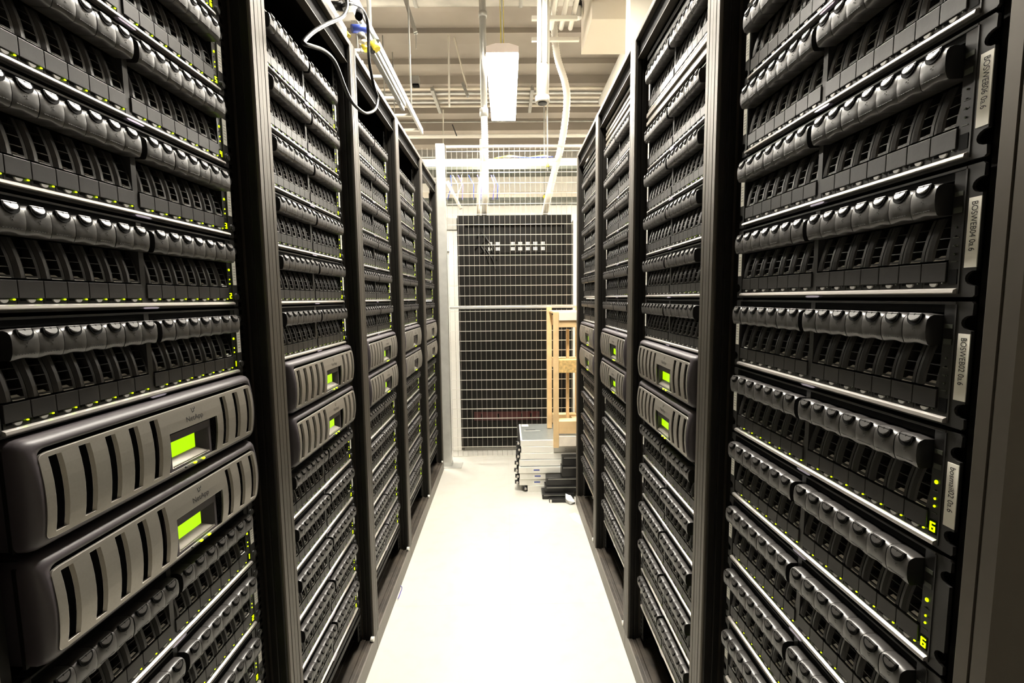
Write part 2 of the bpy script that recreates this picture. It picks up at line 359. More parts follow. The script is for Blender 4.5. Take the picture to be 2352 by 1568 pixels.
# ------------------------------------------------------------------ racks
XLF, XRF = -0.498, 0.423
LC0, RC0 = 0.688, 0.671          # centres of the first racks along y
ZL, ZR = 1.1623, 1.1685
HT = 2.135
def rack_frame(side, r, last=False):
    nth = ['nearest', 'second', 'third', 'fourth', 'fifth'][r]
    sd = 'left' if side == 'L' else 'right'
    lab = {('L',0): 'dark server rack frame nearest the camera on the left side of the aisle',
           ('R',0): 'dark server rack frame nearest the camera on the right side of the aisle'}.get((side, r),
          f'dark server rack frame, {nth} from the camera on the {sd} of the aisle')
    if last: lab = f'server rack frame at the far end of the {sd} row, by the ' + ('galvanised fence post' if side == 'L' else 'wooden crate')
    y = (LC0 if side == 'L' else RC0)+0.6*r; x = XLF if side == 'L' else XRF
    t = thing('server_rack', lab, 'server rack', (x, y, 0), pi/2 if side == 'L' else -pi/2, 'server racks lining the aisle')
    if 'post' not in ME:
        for s, nm in ((1, 'post'), (-1, 'postm')):
            p = [(0.2995, 0.0), (0.2995, 0.048), (0.272, 0.048), (0.272, 0.040), (0.268, 0.038), (0.268, 0.026), (0.270, 0.0245), (0.270, 0.0215),
                 (0.268, 0.020), (0.268, 0.008), (0.2695, 0.006), (0.2695, 0.0025), (0.272, 0.0), (0.2838, 0.0), (0.2842, 0.0018), (0.2862, 0.0018), (0.2866, 0.0)]
            mb = MB(); mb.prism([(s*a, b) for a, b in p], 'z', 0.0, HT, 'rack')
            for q in range(3, 10): mb.m[q] = mb.mi('rackdark')  # inner returns get the black coat: their shade painted into the post
            ME[nm] = mb.mesh('rack_post')
            mb = MB(); xs = [0.2255, 0.2395, 0.2490, 0.2670]; zs = [0.09]
            while zs[-1] < 2.03: zs += [zs[-1]+0.0063, zs[-1]+0.0159]
            mb.plate([s*a for a in xs] if s > 0 else [-a for a in xs[::-1]], zs, lambda i, j: i == 1 and j % 2 == 1,
                     lambda x, z: 0.0430, lambda x, z: 0.0455, 'rackdark'); ME[nm+'_rail'] = mb.mesh('mounting_rail')
            mb = MB(); mb.box(*sorted((s*0.2995, s*0.2975)), 0.048, 1.0, 0.05, HT-0.004, 'rackdark'); ME[nm+'_side'] = mb.mesh('side_panel')
        mb = MB()
        mb.box(-0.272, 0.272, 0.0, 0.030, HT-0.018, HT, 'rack', bev=0.002); mb.box(-0.272, 0.272, 0.014, 0.030, HT-0.070, HT-0.018, 'black')
        mb.box(-0.272, 0.272, 0.008, 0.030, HT-0.073, HT-0.070, 'rack')
        ME['beam'] = mb.mesh('top_beam')
        mb = MB(); mb.box(-0.2995, 0.2995, 0.030, 1.0, HT-0.004, HT-0.001, 'rackdark'); ME['top'] = mb.mesh('top_panel')
        mb = MB(); mb.box(-0.2975, 0.2975, 0.998, 1.0, 0.02, HT-0.004, 'rackdark'); ME['back'] = mb.mesh('back_panel')
        mb = MB()
        mb.box(-0.2995, 0.2995, -0.001, 0.018, 0.0, 0.066, 'rackbase', bev=0.0015)
        pr = [(0.018, 0.0)]
        prof = [(0.004, 0.0665), (0.016, 0.0665), (0.017, 0.0625), (0.030, 0.0625), (0.031, 0.0665), (0.046, 0.0665), (0.047, 0.060), (0.075, 0.060), (0.076, 0.064), (0.090, 0.064), (0.092, 0.03), (0.004, 0.03)]
        mb.prism(prof, 'x', -0.272, 0.272, 'ridge')
        mb.box(-0.2975, 0.2975, 0.09, 1.0, 0.015, 0.03, 'rackdark')
        ME['base'] = mb.mesh('rack_base')
        mb = MB(); mb.cyl((0.262, -0.0015, 0.074), (0.262, 0.010, 0.074), 0.0085, 'white', 14); ME['pin'] = mb.mesh('hinge_cap')
    for nm in ('post', 'postm'):
        link(ME[nm], 'post', t); link(ME[nm+'_rail'], 'mounting_rail', t)
        far = (nm == 'post') == (side == 'L')
        if not (last and far): link(ME[nm+'_side'], 'side_panel', t)
        else:
            s_ = 1 if nm == 'post' else -1; mb = MB(); mb.box(*sorted((s_*0.2995, s_*0.2975)), 0.048, 1.0, 0.05, 0.34, 'rackdark'); mb.obj('side_panel', t)
    link(ME['beam'], 'top_beam', t); link(ME['top'], 'top_panel', t); link(ME['back'], 'back_panel', t); link(ME['base'], 'base', t)
    link(ME['pin'], 'hinge_cap', t, label='white round cap')
    return t

def shelf(side, r, z, label, on=True, digit=None, near=True, group=None, biglabel=None, unlit=()):
    x = XLF-0.0386 if side == 'L' else XRF+0.033
    y = (0.6893 if side == 'L' else 0.6712)+0.6*r
    t = thing('disk_shelf', label, 'drive shelf', (x, y, z), pi/2 if side == 'L' else -pi/2, group)
    link(ME['chassis'], 'chassis', t); link(ME['trim'], 'trim_strip', t, label='bright metal strip'); link(ME['badge'], 'badge', t)
    p = link(ME['panel'], 'status_panel', t)
    if on:
        link(ME['pl_on'], 'status_light', p, (0.2065, 0, 0.0647), label='lit green light')
        for zz in (0.0463, 0.038): link(ME['pl_small'], 'status_light', p, (0.2065, 0, zz))
        link(ME['d'+(digit or '6')], 'number_display', p, (0.2065, -0.0004, 0.0150), label='green lit digit '+(digit or '6'))
    else:
        for zz in (0.0463, 0.038, 0.0647): link(ME['pl_smalloff'], 'status_light', p, (0.2065, 0, zz))
    s = link(ME['stickR'] if side == 'L' else ME['stickL'], 'sticker', t, label='white serial sticker')
    if side == 'L':
        for zz in (0.0130, 0.1022): link(ME['knob'], 'thumb_screw', t, (0.2235, 0, zz))
    if biglabel:
        b = link(ME['bigstick'], 'name_label', t, label='white label reading '+biglabel)
        key = 'txt'+biglabel
        if key not in ME:
            me = text_mesh(biglabel, 0.0090, 'ink', 'lettering', 'LEFT')
            # fit: reads downwards, 90 degrees clockwise
            w = max(v.co.x for v in me.vertices)-min(v.co.x for v in me.vertices); k = 0.0475/w
            for v in me.vertices: v.co = Vector((v.co.y*0.95, -0.00095, -v.co.x*k))
            ME[key] = me
        link(ME[key], 'lettering', b, (0.2238, 0, 0.0875))
    for i, dx in enumerate(DX):
        yy = random.uniform(-0.0004, 0.0004)
        lit = on and i not in unlit
        if near:
            d = link(ME['body'], 'disk_drive', t, (dx, 0, 0))
            link(ME['handle'], 'handle', d, (0, yy, 0)); link(ME['button'], 'latch_button', d, (0, yy, 0))
            link(ME[('led' if r == 0 else 'leddim') if lit else 'ledoff'], 'status_light', d)
        else:
            link(ME['far%d' % lit], 'disk_drive', t, (dx, 0, 0))
    return t

# ---- storage controllers
def bow(z): return 0.0065*(1-((z-0.060)/0.052)**2)
def round_rect(x0, x1, z0, z1, r, n=5):
    p = []
    for cx, cz, a0 in ((x1-r, z1-r, 0), (x0+r, z1-r, pi/2), (x0+r, z0+r, pi), (x1-r, z0+r, 3*pi/2)):
        for i in range(n+1):
            a = a0+pi/2*i/n; p.append((cx+r*cos(a), cz+r*sin(a)))
    return p
def densify(p, step=0.012):
    out = []
    for i, a in enumerate(p):
        b = p[(i+1) % len(p)]; L = math.hypot(b[0]-a[0], b[1]-a[1]); k = max(1, int(L/step))
        for j in range(k): out.append((a[0]+(b[0]-a[0])*j/k, a[1]+(b[1]-a[1])*j/k))
    return out
def controller_meshes():
    # frame: loft of rings sharing the same count
    mb = MB(); base = densify(round_rect(-0.2186, 0.2186, 0.0006, 0.1268, 0.012)); k = len(base)
    cx, cz = 0, 0.0637
    def ring(ix, iz, y, wb):
        ps = []
        for (x, z) in base:
            xx = x*(0.2186-ix)/0.2186; zz = cz+(z-cz)*(0.0631-iz)/0.0631
            ps.append((xx, y-wb*max(0, bow(zz)), zz))
        return mb.add(ps)
    rs = [ring(0.002, 0.001, 0.05, 0), ring(0, 0, 0.004, 0), ring(0, 0, -0.006, .3), ring(0.0012, 0.0015, -0.0125, .6), ring(0.0045, 0.0045, -0.0175, .85),
          ring(0.0095, 0.0085, -0.0198, 1), ring(0.0136, 0.0124, -0.0203, 1), ring(0.0140, 0.0128, -0.016, 1)]
    for a, b in zip(rs, rs[1:]):
        for i in range(k): mb.face((a+i, a+(i+1) % k, b+(i+1) % k, b+i), 'bezel', True)
    ME['c_bezel'] = mb.mesh('bezel')
    # silver faceplate
    X0, X1, Z0, Z1 = -0.2048, 0.2048, 0.0110, 0.1090
    sl = [-0.1940+0.0359*i for i in range(5)] + [0.1085, 0.1453, 0.1822]; sw = 0.0152
    xs = sorted({X0, X1, X0+0.003, X1-0.003, -0.0195, 0.0925} | set(sl) | {a+sw for a in sl} | {a+sw*0.25 for a in sl} | {a+sw*0.75 for a in sl} | {0.01, 0.04, 0.065, -0.03, 0.1})
    zs = sorted({Z0, Z1, 0.0145, 0.0155, 0.0175, 0.030, 0.045, 0.060, 0.0755, 0.090, 0.1035, 0.1055, 0.1065})
    def hole(i, j):
        xc = (xs[i]+xs[i+1])/2; zc = (zs[j]+zs[j+1])/2
        if -0.0195 < xc < 0.0925 and 0.0145 < zc < 0.0755: return True
        for a in sl:
            if a < xc < a+sw:
                if 0.0175 < zc < 0.1035: return True
                mid = a+sw*0.25 < xc < a+sw*0.75
                if False and mid: return True
        return False
    def adj(x, z):
        r = 0.008
        for sx, sz in ((1,1),(1,-1),(-1,1),(-1,-1)):
            ccx = X1-r if sx > 0 else X0+r; ccz = Z1-r if sz > 0 else Z0+r
            if (x-ccx)*sx > 0 and (z-ccz)*sz > 0:
                dx, dz = x-ccx, z-ccz; L = math.hypot(dx, dz)
                if L > r: return ccx+dx/L*r, ccz+dz/L*r
        return x, z
    def adjb(x, z):
        for a in sl:
            if abs(x-(a+sw)) < 1e-6: x -= 0.0032
        if abs(z-0.0155) < 1e-6: z += 0.0015
        return x, z
    mb = MB(); mb.plate(xs, zs, hole, lambda x, z: -0.0212-bow(z), lambda x, z: -0.0178-bow(z), 'silver', adj=adj, adjb=adjb)
    mb.mi('trim'); me = mb.mesh('faceplate')
    bm = bmesh.new(); bm.from_mesh(me); es = [e for e in bm.edges if len(e.link_faces) == 2 and e.calc_face_angle(0) > 0.9]
    bmesh.ops.bevel(bm, geom=es, offset=0.0013, segments=2, profile=0.5, affect='EDGES', clamp_overlap=True, material=1); bm.to_mesh(me); bm.free()  # bevels take the brighter trim material: a painted edge highlight
    ME['c_face'] = me
    mb = MB(); mb.box(-0.204, 0.204, -0.004, -0.002, 0.011, 0.109, 'black')
    for s_ in sl:   # faint honeycomb behind the slots
        for j in range(14):
            for i in range(2):
                x = s_+0.003+0.006*i+(0.003 if j % 2 else 0); z = 0.019+0.0062*j
                bm = bmesh.new(); bmesh.ops.create_circle(bm, radius=0.0030, segments=6, cap_ends=False)
                co = [v.co.copy() for v in bm.verts]; bm.free()
                n = mb.add([(x+c.x, -0.0045, z+c.y) for c in co]); n2 = mb.add([(x+c.x*0.8, -0.0045, z+c.y*0.8) for c in co])
                for q in range(6): mb.face((n+q, n+(q+1) % 6, n2+(q+1) % 6, n2+q), 'darkplastic')
    mb.box(-0.2195, -0.2125, 0.0, 0.004, 0.004, 0.12, 'rackdark'); mb.box(0.2125, 0.2195, 0.0, 0.004, 0.004, 0.12, 'rackdark')
    ME['c_screen'] = mb.mesh('inner_screen')
    mb = MB(); mb.box(-0.212, 0.212, 0.004, 0.55, 0.002, 0.126, 'rackdark'); ME['c_body'] = mb.mesh('chassis')
    # display module, recessed, with a funnel round the LCD
    mb = MB(); yo = -0.0175-0.0045
    o = [(-0.0165, 0.0150), (0.0800, 0.0150), (0.0800, 0.0720), (-0.0165, 0.0720)]
    i1 = [(-0.0120, 0.0190), (0.0750, 0.0190), (0.0750, 0.0605), (-0.0120, 0.0605)]
    i2 = [(-0.0103, 0.0325), (0.0555, 0.0325), (0.0555, 0.0572), (-0.0103, 0.0572)]
    n = [mb.add([(x, yo+0.003, z) for x, z in o]), mb.add([(x, yo, z) for x, z in o]), mb.add([(x, yo, z) for x, z in i1]), mb.add([(x, yo+0.012, z) for x, z in i2])]
    n = [mb.add([(x, -0.004, z) for x, z in o])]+n[1:]
    for a, b in zip(n, n[1:]):
        for q in range(4): mb.face((a+q, a+(q+1) % 4, b+(q+1) % 4, b+q), 'silver' if (a == n[2] and q == 0) else 'bezel')
    mb.box(-0.0080, 0.0740, -0.0215, -0.0190, 0.0193, 0.0215, 'silver')
    mb.box(0.0830, 0.0915, -0.0145, -0.004, 0.0150, 0.0740, 'black')
    ME['c_disp'] = mb.mesh('display_surround')
    mb = MB(); mb.box(-0.0103, 0.0555, -0.0112, -0.0085, 0.0325, 0.0572, 'lcd'); ME['c_lcd'] = mb.mesh('lcd_screen')
    mb = MB(); bm = bmesh.new(); bmesh.ops.create_uvsphere(bm, u_segments=10, v_segments=6, radius=1)
    mb.bm(bm, 'led', True, Matrix.Diagonal((0.0034, 0.002, 0.0018, 1))); ME['c_led'] = mb.mesh('light')
    mb = MB(); bm = bmesh.new(); bmesh.ops.create_uvsphere(bm, u_segments=10, v_segments=6, radius=1)
    mb.bm(bm, 'darkplastic', True, Matrix.Diagonal((0.0034, 0.002, 0.0018, 1))); ME['c_led0'] = mb.mesh('light')
    me = text_mesh('NetApp', 0.0125, 'ink', 'lettering')
    w = max(v.co.x for v in me.vertices)-min(v.co.x for v in me.vertices); kx = 0.0385/w
    for v in me.vertices: z = 0.0868+v.co.y*0.95; v.co = Vector((0.0385+v.co.x*kx, -0.0214-bow(z), z))
    ME['c_text'] = me
    mb = MB()
    def bar(x, z, w_, h_, a):
        c, s_ = cos(a), sin(a); q = [(-w_/2, -h_/2), (w_/2, -h_/2), (w_/2, h_/2), (-w_/2, h_/2)]
        q = [(x+u*c-v*s_, z+u*s_+v*c) for u, v in q]; n = mb.add([(u, -0.0214-bow(v), v) for u, v in q]); mb.face((n, n+1, n+2, n+3), 'ink')
    bar(0.0350, 0.0995, 0.0013, 0.0070, 0.15); bar(0.0372, 0.0962, 0.0052, 0.0013, 0.25); bar(0.0396, 0.0985, 0.0013, 0.0036, 0)
    bar(0.0415, 0.1005, 0.0040, 0.0011, 0.3); bar(0.0425, 0.1018, 0.0011, 0.0036, 0); bar(0.0385, 0.1015, 0.0011, 0.0022, 0)
    ME['c_logo'] = mb.mesh('emblem')
    me = text_mesh('FAS3000 series', 0.0060, 'dimprint', 'small_print')
    for v in me.vertices: v.co = Vector((0.0270+v.co.x*0.9, -0.0222, 0.0660+v.co.y*0.8))
    ME['c_small'] = me
def controller(side, r, z, label, dark=False):
    x = XLF-0.0386 if side == 'L' else XRF+0.033
    y = (0.6915 if side == 'L' else 0.6712)+0.6*r
    t = thing('storage_controller', label, 'storage controller', (x+(0.002 if side == 'L' else -0.002), y, z-0.002), pi/2 if side == 'L' else -pi/2, 'silver fronted storage controllers in pairs')
    link(ME['c_body'], 'chassis', t); b = link(ME['c_bezel'], 'bezel', t)
    f = link(ME['c_face'], 'faceplate', t, label='silver slotted plate'); link(ME['c_screen'], 'inner_screen', t)
    link(ME['c_text'], 'lettering', f); link(ME['c_logo'], 'emblem', f)
    d = link(ME['c_disp'], 'display_surround', t); link(ME['c_lcd'], 'screen', d, label='lit green screen'); link(ME['c_small'], 'small_print', d)
    for i, xx in enumerate((0.0136, 0.0342, 0.0543)): link(ME['c_led' if i else 'c_led0'], 'status_light', d, (xx, -0.0245, 0.0130))
    return t
controller_meshes()

NTH = ['nearest', 'second', 'third', 'fourth', 'farthest']
def rackname(side, r):
    if side == 'L': return f'{NTH[r]} left rack'
    return f'{["nearest","second","third","farthest"][r]} right rack'
ORD = ['lowest', 'second', 'third', 'fourth', 'fifth', 'topmost']
def fill(side, r):
    Z0 = ZL if side == 'L' else ZR
    rn = rackname(side, r); near = r < 2; grp = f'drive shelves in the {rn}'
    if side == 'R' and r == 0:
        names = {2: ', its label ending WEB06', 1: ', its label ending WEB04', 0: ', its label ending WEB02', -1: ', its label starting bosmail'}
        ks = list(range(5, -8, -1))
        for n, k in enumerate(ks):
            if k in names: lab = 'black drive shelf in the nearest right rack' + names[k]
            elif k > 2: lab = f'unlit black drive shelf, {"number "+str(k-2)+" " if False else ""}{["first","second","third"][k-3]} above the WEB06 shelf, nearest right rack'
            else: lab = f'black drive shelf, {["first","second","third","fourth","fifth","sixth"][-2-k]} below the bosmail shelf, nearest right rack'
            big = {2: 'BOSWEB06 0a.6', 1: 'BOSWEB04 0a.6', 0: 'BOSWEB02 0a.6', -1: 'bosmail02 0a.6'}.get(k)
            shelf(side, r, Z0+k*U3, lab, on=(k <= -1), digit='6', near=True, group=grp, biglabel=big)
        return
    ks = [5, 4, 3, 2, 1, 0]
    for k in ks:
        z = Z0+k*U3+(0.0445 if (side == 'R' and r == 1 and k == 5) else 0)
        if k == 0: lab = f'dark drive shelf directly above the silver controllers in the {rn}'
        elif k == 5: lab = f'dark drive shelf at the very top of the {rn}'
        else: lab = f'dark drive shelf, {["","second","third","fourth","fifth"][k]} row above the silver controllers, {rn}'
        on = side == 'L' or k in (1, 2, 3)
        shelf(side, r, z, lab, on=on, digit=str(k+1), near=near, group=grp, unlit=() if side == 'L' else (0,1,2,3,4,5,6,7,8,9))
    for k in (-1, -2):
        controller(side, r, Z0+k*U3, f'silver slotted storage controller with green screen, {"upper" if k == -1 else "lower"} of two in the {rn}')
    for k in range(-3, -8, -1):
        n = -3-k
        if n == 0: lab = f'dark drive shelf directly below the silver controllers in the {rn}'
        elif n == 4: lab = f'dark drive shelf at the very bottom of the {rn}'
        else: lab = f'dark drive shelf, {["","second","third","fourth"][n]} row below the silver controllers, {rn}'
        shelf(side, r, Z0+k*U3, lab, on=True, digit=str(n+1), near=near, group=grp, unlit=() if side == 'L' else (1,3,4,7,9))
def blank(side, r, z0, units, label, m='rackdark', group='ridged blanking panels in the racks'):
    x = XLF-0.0386 if side == 'L' else XRF+0.033
    y = (0.6893 if side == 'L' else 0.6712)+0.6*r
    mb = MB(); H = 0.04445*units-0.002
    mb.box(-0.2300, 0.2300, 0.0, 0.003, 0.001, H, m)
    for i in range(units):
        z = 0.04445*i
        mb.box(-0.2300, 0.2300, -0.006, 0.0, z+0.002, z+0.014, m, bev=0.001); mb.box(-0.2300, 0.2300, -0.006, 0.0, z+0.0275, z+0.0405, m, bev=0.001)
    mb.obj('blanking_panel', None, loc=(x, y, z0), rotz=pi/2 if side == 'L' else -pi/2, label=label, cat='blanking panel', group=group)
for side, n in (('L', 5), ('R', 4)):
    for r in range(n):
        rack_frame(side, r, last=(r == n-1)); fill(side, r)
M['blankpale'] = mat('pale_blanking_panel', (0.16, 0.14, 0.11), 0.4)
ztopR = ZR+6*U3
blank('R', 1, ZR+5*U3-0.0005, 1, 'pale one unit blanking panel between the two top shelves, second right rack', 'blankpale')
blank('R', 1, ZR+6*U3+0.0400, 1, 'dark blanking panel above the topmost shelf in the second right rack')
blank('R', 2, ZR+6*U3-0.004, 2, 'dark ridged blanking panel above the topmost shelf in the third right rack', 'blankpale')
blank('R', 3, ZR+6*U3-0.004, 2, 'dark ridged blanking panel above the topmost shelf in the farthest right rack')
for r in range(5):
    blank('L', r, ZL-7*U3-0.051, 1, f'dark blanking panel below the lowest shelf in the {rackname("L", r)}')

# ------------------------------------------------------------------ room shell
CZ = 4.06
def struct(name, mbx): o = mbx.obj(name); o['kind'] = 'structure'; return o
mb = MB(); mb.box(-5, 5, -4, 8.8, -0.1, 0.0, 'floor'); struct('floor', mb)
mb = MB(); mb.box(-5, 5, -4, 8.8, CZ, CZ+0.1, 'conc')
for y0, y1, d in ((1.0, 1.5, .1), (4.45, 4.60, .05), (4.95, 5.15, .05), (5.55, 5.72, .06), (5.95, 6.0, .10), (6.75, 6.95, .14), (7.25, 7.40, .20), (8.0, 8.35, .16)):
    mb.box(-5, 5, y0, y1, CZ-d, CZ, 'conc')
struct('ceiling', mb)
mb = MB(); mb.box(-5, 5, 8.7, 8.8, 0, CZ, 'white'); struct('wall_back', mb)
mb = MB(); mb.box(-5.1, -5, -4, 8.8, 0, CZ, 'white'); struct('wall_left', mb)
mb = MB(); mb.box(5, 5.1, -4, 8.8, 0, CZ, 'white'); struct('wall_right', mb)
mb = MB(); mb.box(-5, 5, -4.1, -4, 0, CZ, 'white'); struct('wall_front', mb)
mb = MB(); mb.box(0.735, 1.35, 2.80, 2.90, 0.0, CZ, 'cream'); o = struct('wall_column', mb)

# ------------------------------------------------------------------ lamps
def lamp(x, y0, y1, z, label, w=0.235, hang=True):
    t = thing('ceiling_lamp', label, 'ceiling lamp', (x, (y0+y1)/2, z), 0, 'fluorescent ceiling lamps')
    L = (y1-y0)/2; mb = MB()
    mb.prism([(-w/2-0.004, 0.0), (-w/2-0.004, 0.055), (-0.05, 0.075), (0.05, 0.075), (w/2+0.004, 0.055), (w/2+0.004, 0.0), (w/2, 0.0), (w/2, 0.01), (-w/2, 0.01), (-w/2, 0.0)], 'y', -L-0.008, L+0.008, 'lampbody')
    mb.obj('housing', t)
    mb = MB(); mb.box(-w/2, w/2, -L, L, -0.012, 0.009, 'lamp'); mb.obj('diffuser', t)
    for yy in (-L+0.05, L-0.15):
        mb = MB()
        for dx in (-0.012, 0.012): mb.cyl((dx, yy, 0.072), (dx, yy, CZ-z), 0.0022, 'yellow', 6)
        mb.cyl((0, yy, 0.072), (0, yy, CZ-z), 0.005, 'galv', 6)
        mb.obj('hanger', t)
    return t
lamp(-0.012, 3.565, 4.80, 3.10, 'long glowing fluorescent lamp hanging over the far end of the aisle')
lamp(-0.012, 1.30, 2.54, 3.06, 'long fluorescent lamp hanging over the middle of the aisle')
for i, (x, y) in enumerate(((-1.75, 4.1), (1.75, 4.1), (-2.0, 6.2), (2.0, 6.2))):
    lamp(x, y, y+1.24, 3.10, ['fluorescent lamp left of the cage, nearer one', 'fluorescent lamp right of the cage, nearer one', 'fluorescent lamp left by the back wall', 'fluorescent lamp right by the back wall'][i], hang=True)

# ------------------------------------------------------------------ wire fence
FY = 3.52
t = thing('wire_fence', 'galvanised wire mesh cage fence closing the far end of the aisle', 'fence', (0, FY, 0))
mb = MB(); s = 0.0017
def wires(x0, x1, z0, z1):
    x = x0
    while x <= x1+1e-6: mb.box(x-s*0.6, x+s*0.6, -s*0.2, s, z0, z1, 'wiredim'); x += 0.0392
    z = z0
    while z <= z1+1e-6: mb.box(x0, x1, -2.2*s, -0.2*s, z-s*1.3, z+s*1.3, 'wire'); z += 0.0765
wires(-0.44, 1.15, 0.055, 1.215); mb.obj('mesh_panel', t)
mb = MB(); wires(-0.44, 1.15, 1.245, 2.42); mb.obj('mesh_panel', t)
mb = MB(); mb.box(-0.44, 1.15, -0.009, 0.009, 1.222, 1.240, 'galv', bev=0.002); mb.obj('rail', t)
mb = MB(); mb.box(-0.44, 1.15, -0.009, 0.009, 2.42, 2.435, 'galv'); mb.obj('rail', t)
mb = MB(); mb.box(-0.508, -0.446, -0.075, -0.013, 0.004, 2.43, 'galv', bev=0.003)
for z in (0.35, 0.75, 1.15, 1.55, 1.95): mb.cyl((-0.452, -0.078, z), (-0.452, -0.072, z), 0.006, 'galv', 8)
mb.obj('post', t)
mb = MB(); mb.box(-0.53, -0.365, -0.115, 0.01, 0.0, 0.005, 'galv'); mb.box(-0.515, -0.44, -0.082, -0.006, 0.005, 0.03, 'galv'); mb.obj('foot_plate', t)
mb = MB(); mb.tube([(-0.44, 0.02, 2.18), (-0.34, 0.02, 1.98)], 0.014, 'wire', 6); mb.obj('brace', t)
# left continuation behind the racks
mb = MB(); 
x = -1.6
wires(-1.6, -0.52, 2.2, 2.42); mb.obj('mesh_panel', t)

# ------------------------------------------------------------------ things behind the fence
BY = 3.80
t = thing('black_cabinet', 'wide black network cabinet standing behind the wire fence', 'cabinet', (0.069, BY, 0))
W2 = 0.466; mb = MB(); mb.box(-W2, W2, 0.03, 0.85, 0.03, 1.975, 'rackdark', bev=0.004); mb.obj('body', t)
mb = MB()
mb.box(-W2, -W2+0.06, 0.0, 0.03, 0.03, 1.975, 'rackdark'); mb.box(W2-0.06, W2, 0.0, 0.03, 0.03, 1.975, 'rackdark')
mb.box(-W2+0.06, W2-0.06, 0.0, 0.03, 1.90, 1.975, 'rackdark'); mb.box(-W2+0.06, W2-0.06, 0.0, 0.03, 0.03, 0.09, 'rackdark')
mb.obj('door_frame', t)
mb = MB(); mb.box(-W2+0.02, W2, 0.02, 0.8, 0.0, 0.03, 'galvdark'); mb.obj('plinth', t)
mb = MB(); mb.box(-0.30, 0.36, 0.022, 0.03, 1.675, 1.775, 'rackdark'); pp = mb.obj('patch_panel', t)
for i in range(8):
    x = -0.20+0.062*i
    if i == 2: continue
    for dz in (0, -0.042):
        mb = MB(); mb.box(x-0.017, x+0.015, 0.016, 0.022, 1.735+dz, 1.762+dz, 'serverside')
        for q in (-0.009, 0.005): mb.box(x+q, x+q+0.003, 0.0145, 0.0165, 1.735+dz, 1.762+dz, 'black')
        mb.obj('socket', pp, label='bright metal socket')
mb = MB(); mb.box(-0.36, 0.20, 0.018, 0.03, 0.262, 0.335, 'red')
for x in (-0.30, -0.16, 0.04, 0.12): mb.box(x, x+0.012, 0.012, 0.02, 0.28, 0.32, 'black')
mb.obj('red_module', t, label='dark red module band')
mb = MB()
for (x, z) in ((-0.31, 1.80), (-0.27, 1.74), (-0.28, 1.66), (-0.33, 1.70)):
    mb.tube([(x, 0.02, z), (x+0.04, 0.005, z+0.05), (x+0.10, 0.01, z-0.04), (x+0.12, 0.02, z-0.12)], 0.006, 'darkplastic', 6)
mb.obj('patch_cord', t)
mb = MB(); mb.box(-0.60, -0.402, 3.815, 4.4, 0.0, 1.86, 'white', bev=0.004); mb.box(-0.50, -0.47, 3.80, 3.818, 1.68, 1.69, 'darkplastic')
mb.obj('white_cabinet', label='white cabinet just left of the black network cabinet', cat='cabinet')
mb = MB(); mb.box(-0.60, -0.402, 3.80, 4.4, 1.862, 1.965, 'galv', bev=0.004)
mb.obj('grey_box', label='pale grey box lying on top of the white cabinet', cat='box')
mb = MB(); mb.box(0.552, 0.75, 3.815, 4.4, 0.0, 1.95, 'white', bev=0.004)
mb.obj('white_cabinet', label='white cabinet just right of the black network cabinet', cat='cabinet')

def tray(y, z0, z1, label, name='cable_tray', extra=True):
    t = thing(name, label, 'cable tray', (0, y, z0), 0)
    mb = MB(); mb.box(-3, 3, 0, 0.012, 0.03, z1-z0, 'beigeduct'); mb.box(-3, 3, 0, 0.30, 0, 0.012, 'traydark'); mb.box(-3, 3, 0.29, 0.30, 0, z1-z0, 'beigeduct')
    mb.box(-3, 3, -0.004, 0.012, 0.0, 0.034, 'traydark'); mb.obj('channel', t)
    for x in (-1.25, 0.45, 1.4):
        mb = MB(); mb.cyl((x, -0.01, -0.02), (x, -0.01, CZ-z0), 0.006, 'galv', 8)
        mb.cyl((x, -0.01, 0.02), (x, -0.01, 0.05), 0.016, 'yellow', 8); mb.obj('hanger_rod', t)
    return t
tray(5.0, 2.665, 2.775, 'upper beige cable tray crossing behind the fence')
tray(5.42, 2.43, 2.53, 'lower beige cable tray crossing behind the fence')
def pr_at(px, py, Y):
    xr = (px-1176)/FPX; ur = -(py-784)/FPX; d = camdir(xr, ur); k = Y/d.y; return (d.x*k, Y, 1.3+d.z*k)
mb = MB()
for i in range(5):
    a = pr_at(1135+i*3, 364-i, 5.05); b = pr_at(1170+i*6, 357+i, 5.02); c = pr_at(1210+i*2, 362, 5.03); d = pr_at(1250+i*5, 356+i, 5.06)
    mb.tube([a, b, c, d], 0.006, ['yellow', 'flex', 'beigeduct', 'flex', 'blue'][i], 6)
mb.obj('cable_bundle', label='loose cables lying on the upper cable tray behind the fence', cat='cables')
for i, (x1, x2, m_) in enumerate(((1035, 1028, 'blue'), (1052, 1062, 'purplewire'), (1076, 1088, 'blue'), (1040, 1052, 'flex'), (1060, 1048, 'flex'), (1096, 1104, 'purplewire'), (1133, 1142, 'blue'), (1128, 1132, 'purplewire'))):
    mb = MB(); yy = 4.97-0.022*i; a = pr_at(x1, 402, yy); b = pr_at((x1+x2)/2+6, 425, yy); c = pr_at(x2, 458, yy)
    mb.tube([a, b, c], 0.0045, m_, 6)
    mb.obj('drop_cable', label=['blue cable hanging beside the fence post', 'violet cable second from the fence post', 'blue cable left of the left flexible conduit', 'pale cable near the fence post, swinging right', 'pale cable near the fence post, swinging left', 'violet cable just left of the left flexible conduit', 'dark blue cable just right of the left flexible conduit', 'thin violet cable right of the left flexible conduit'][i], cat='cable', group='cables hanging between the trays')

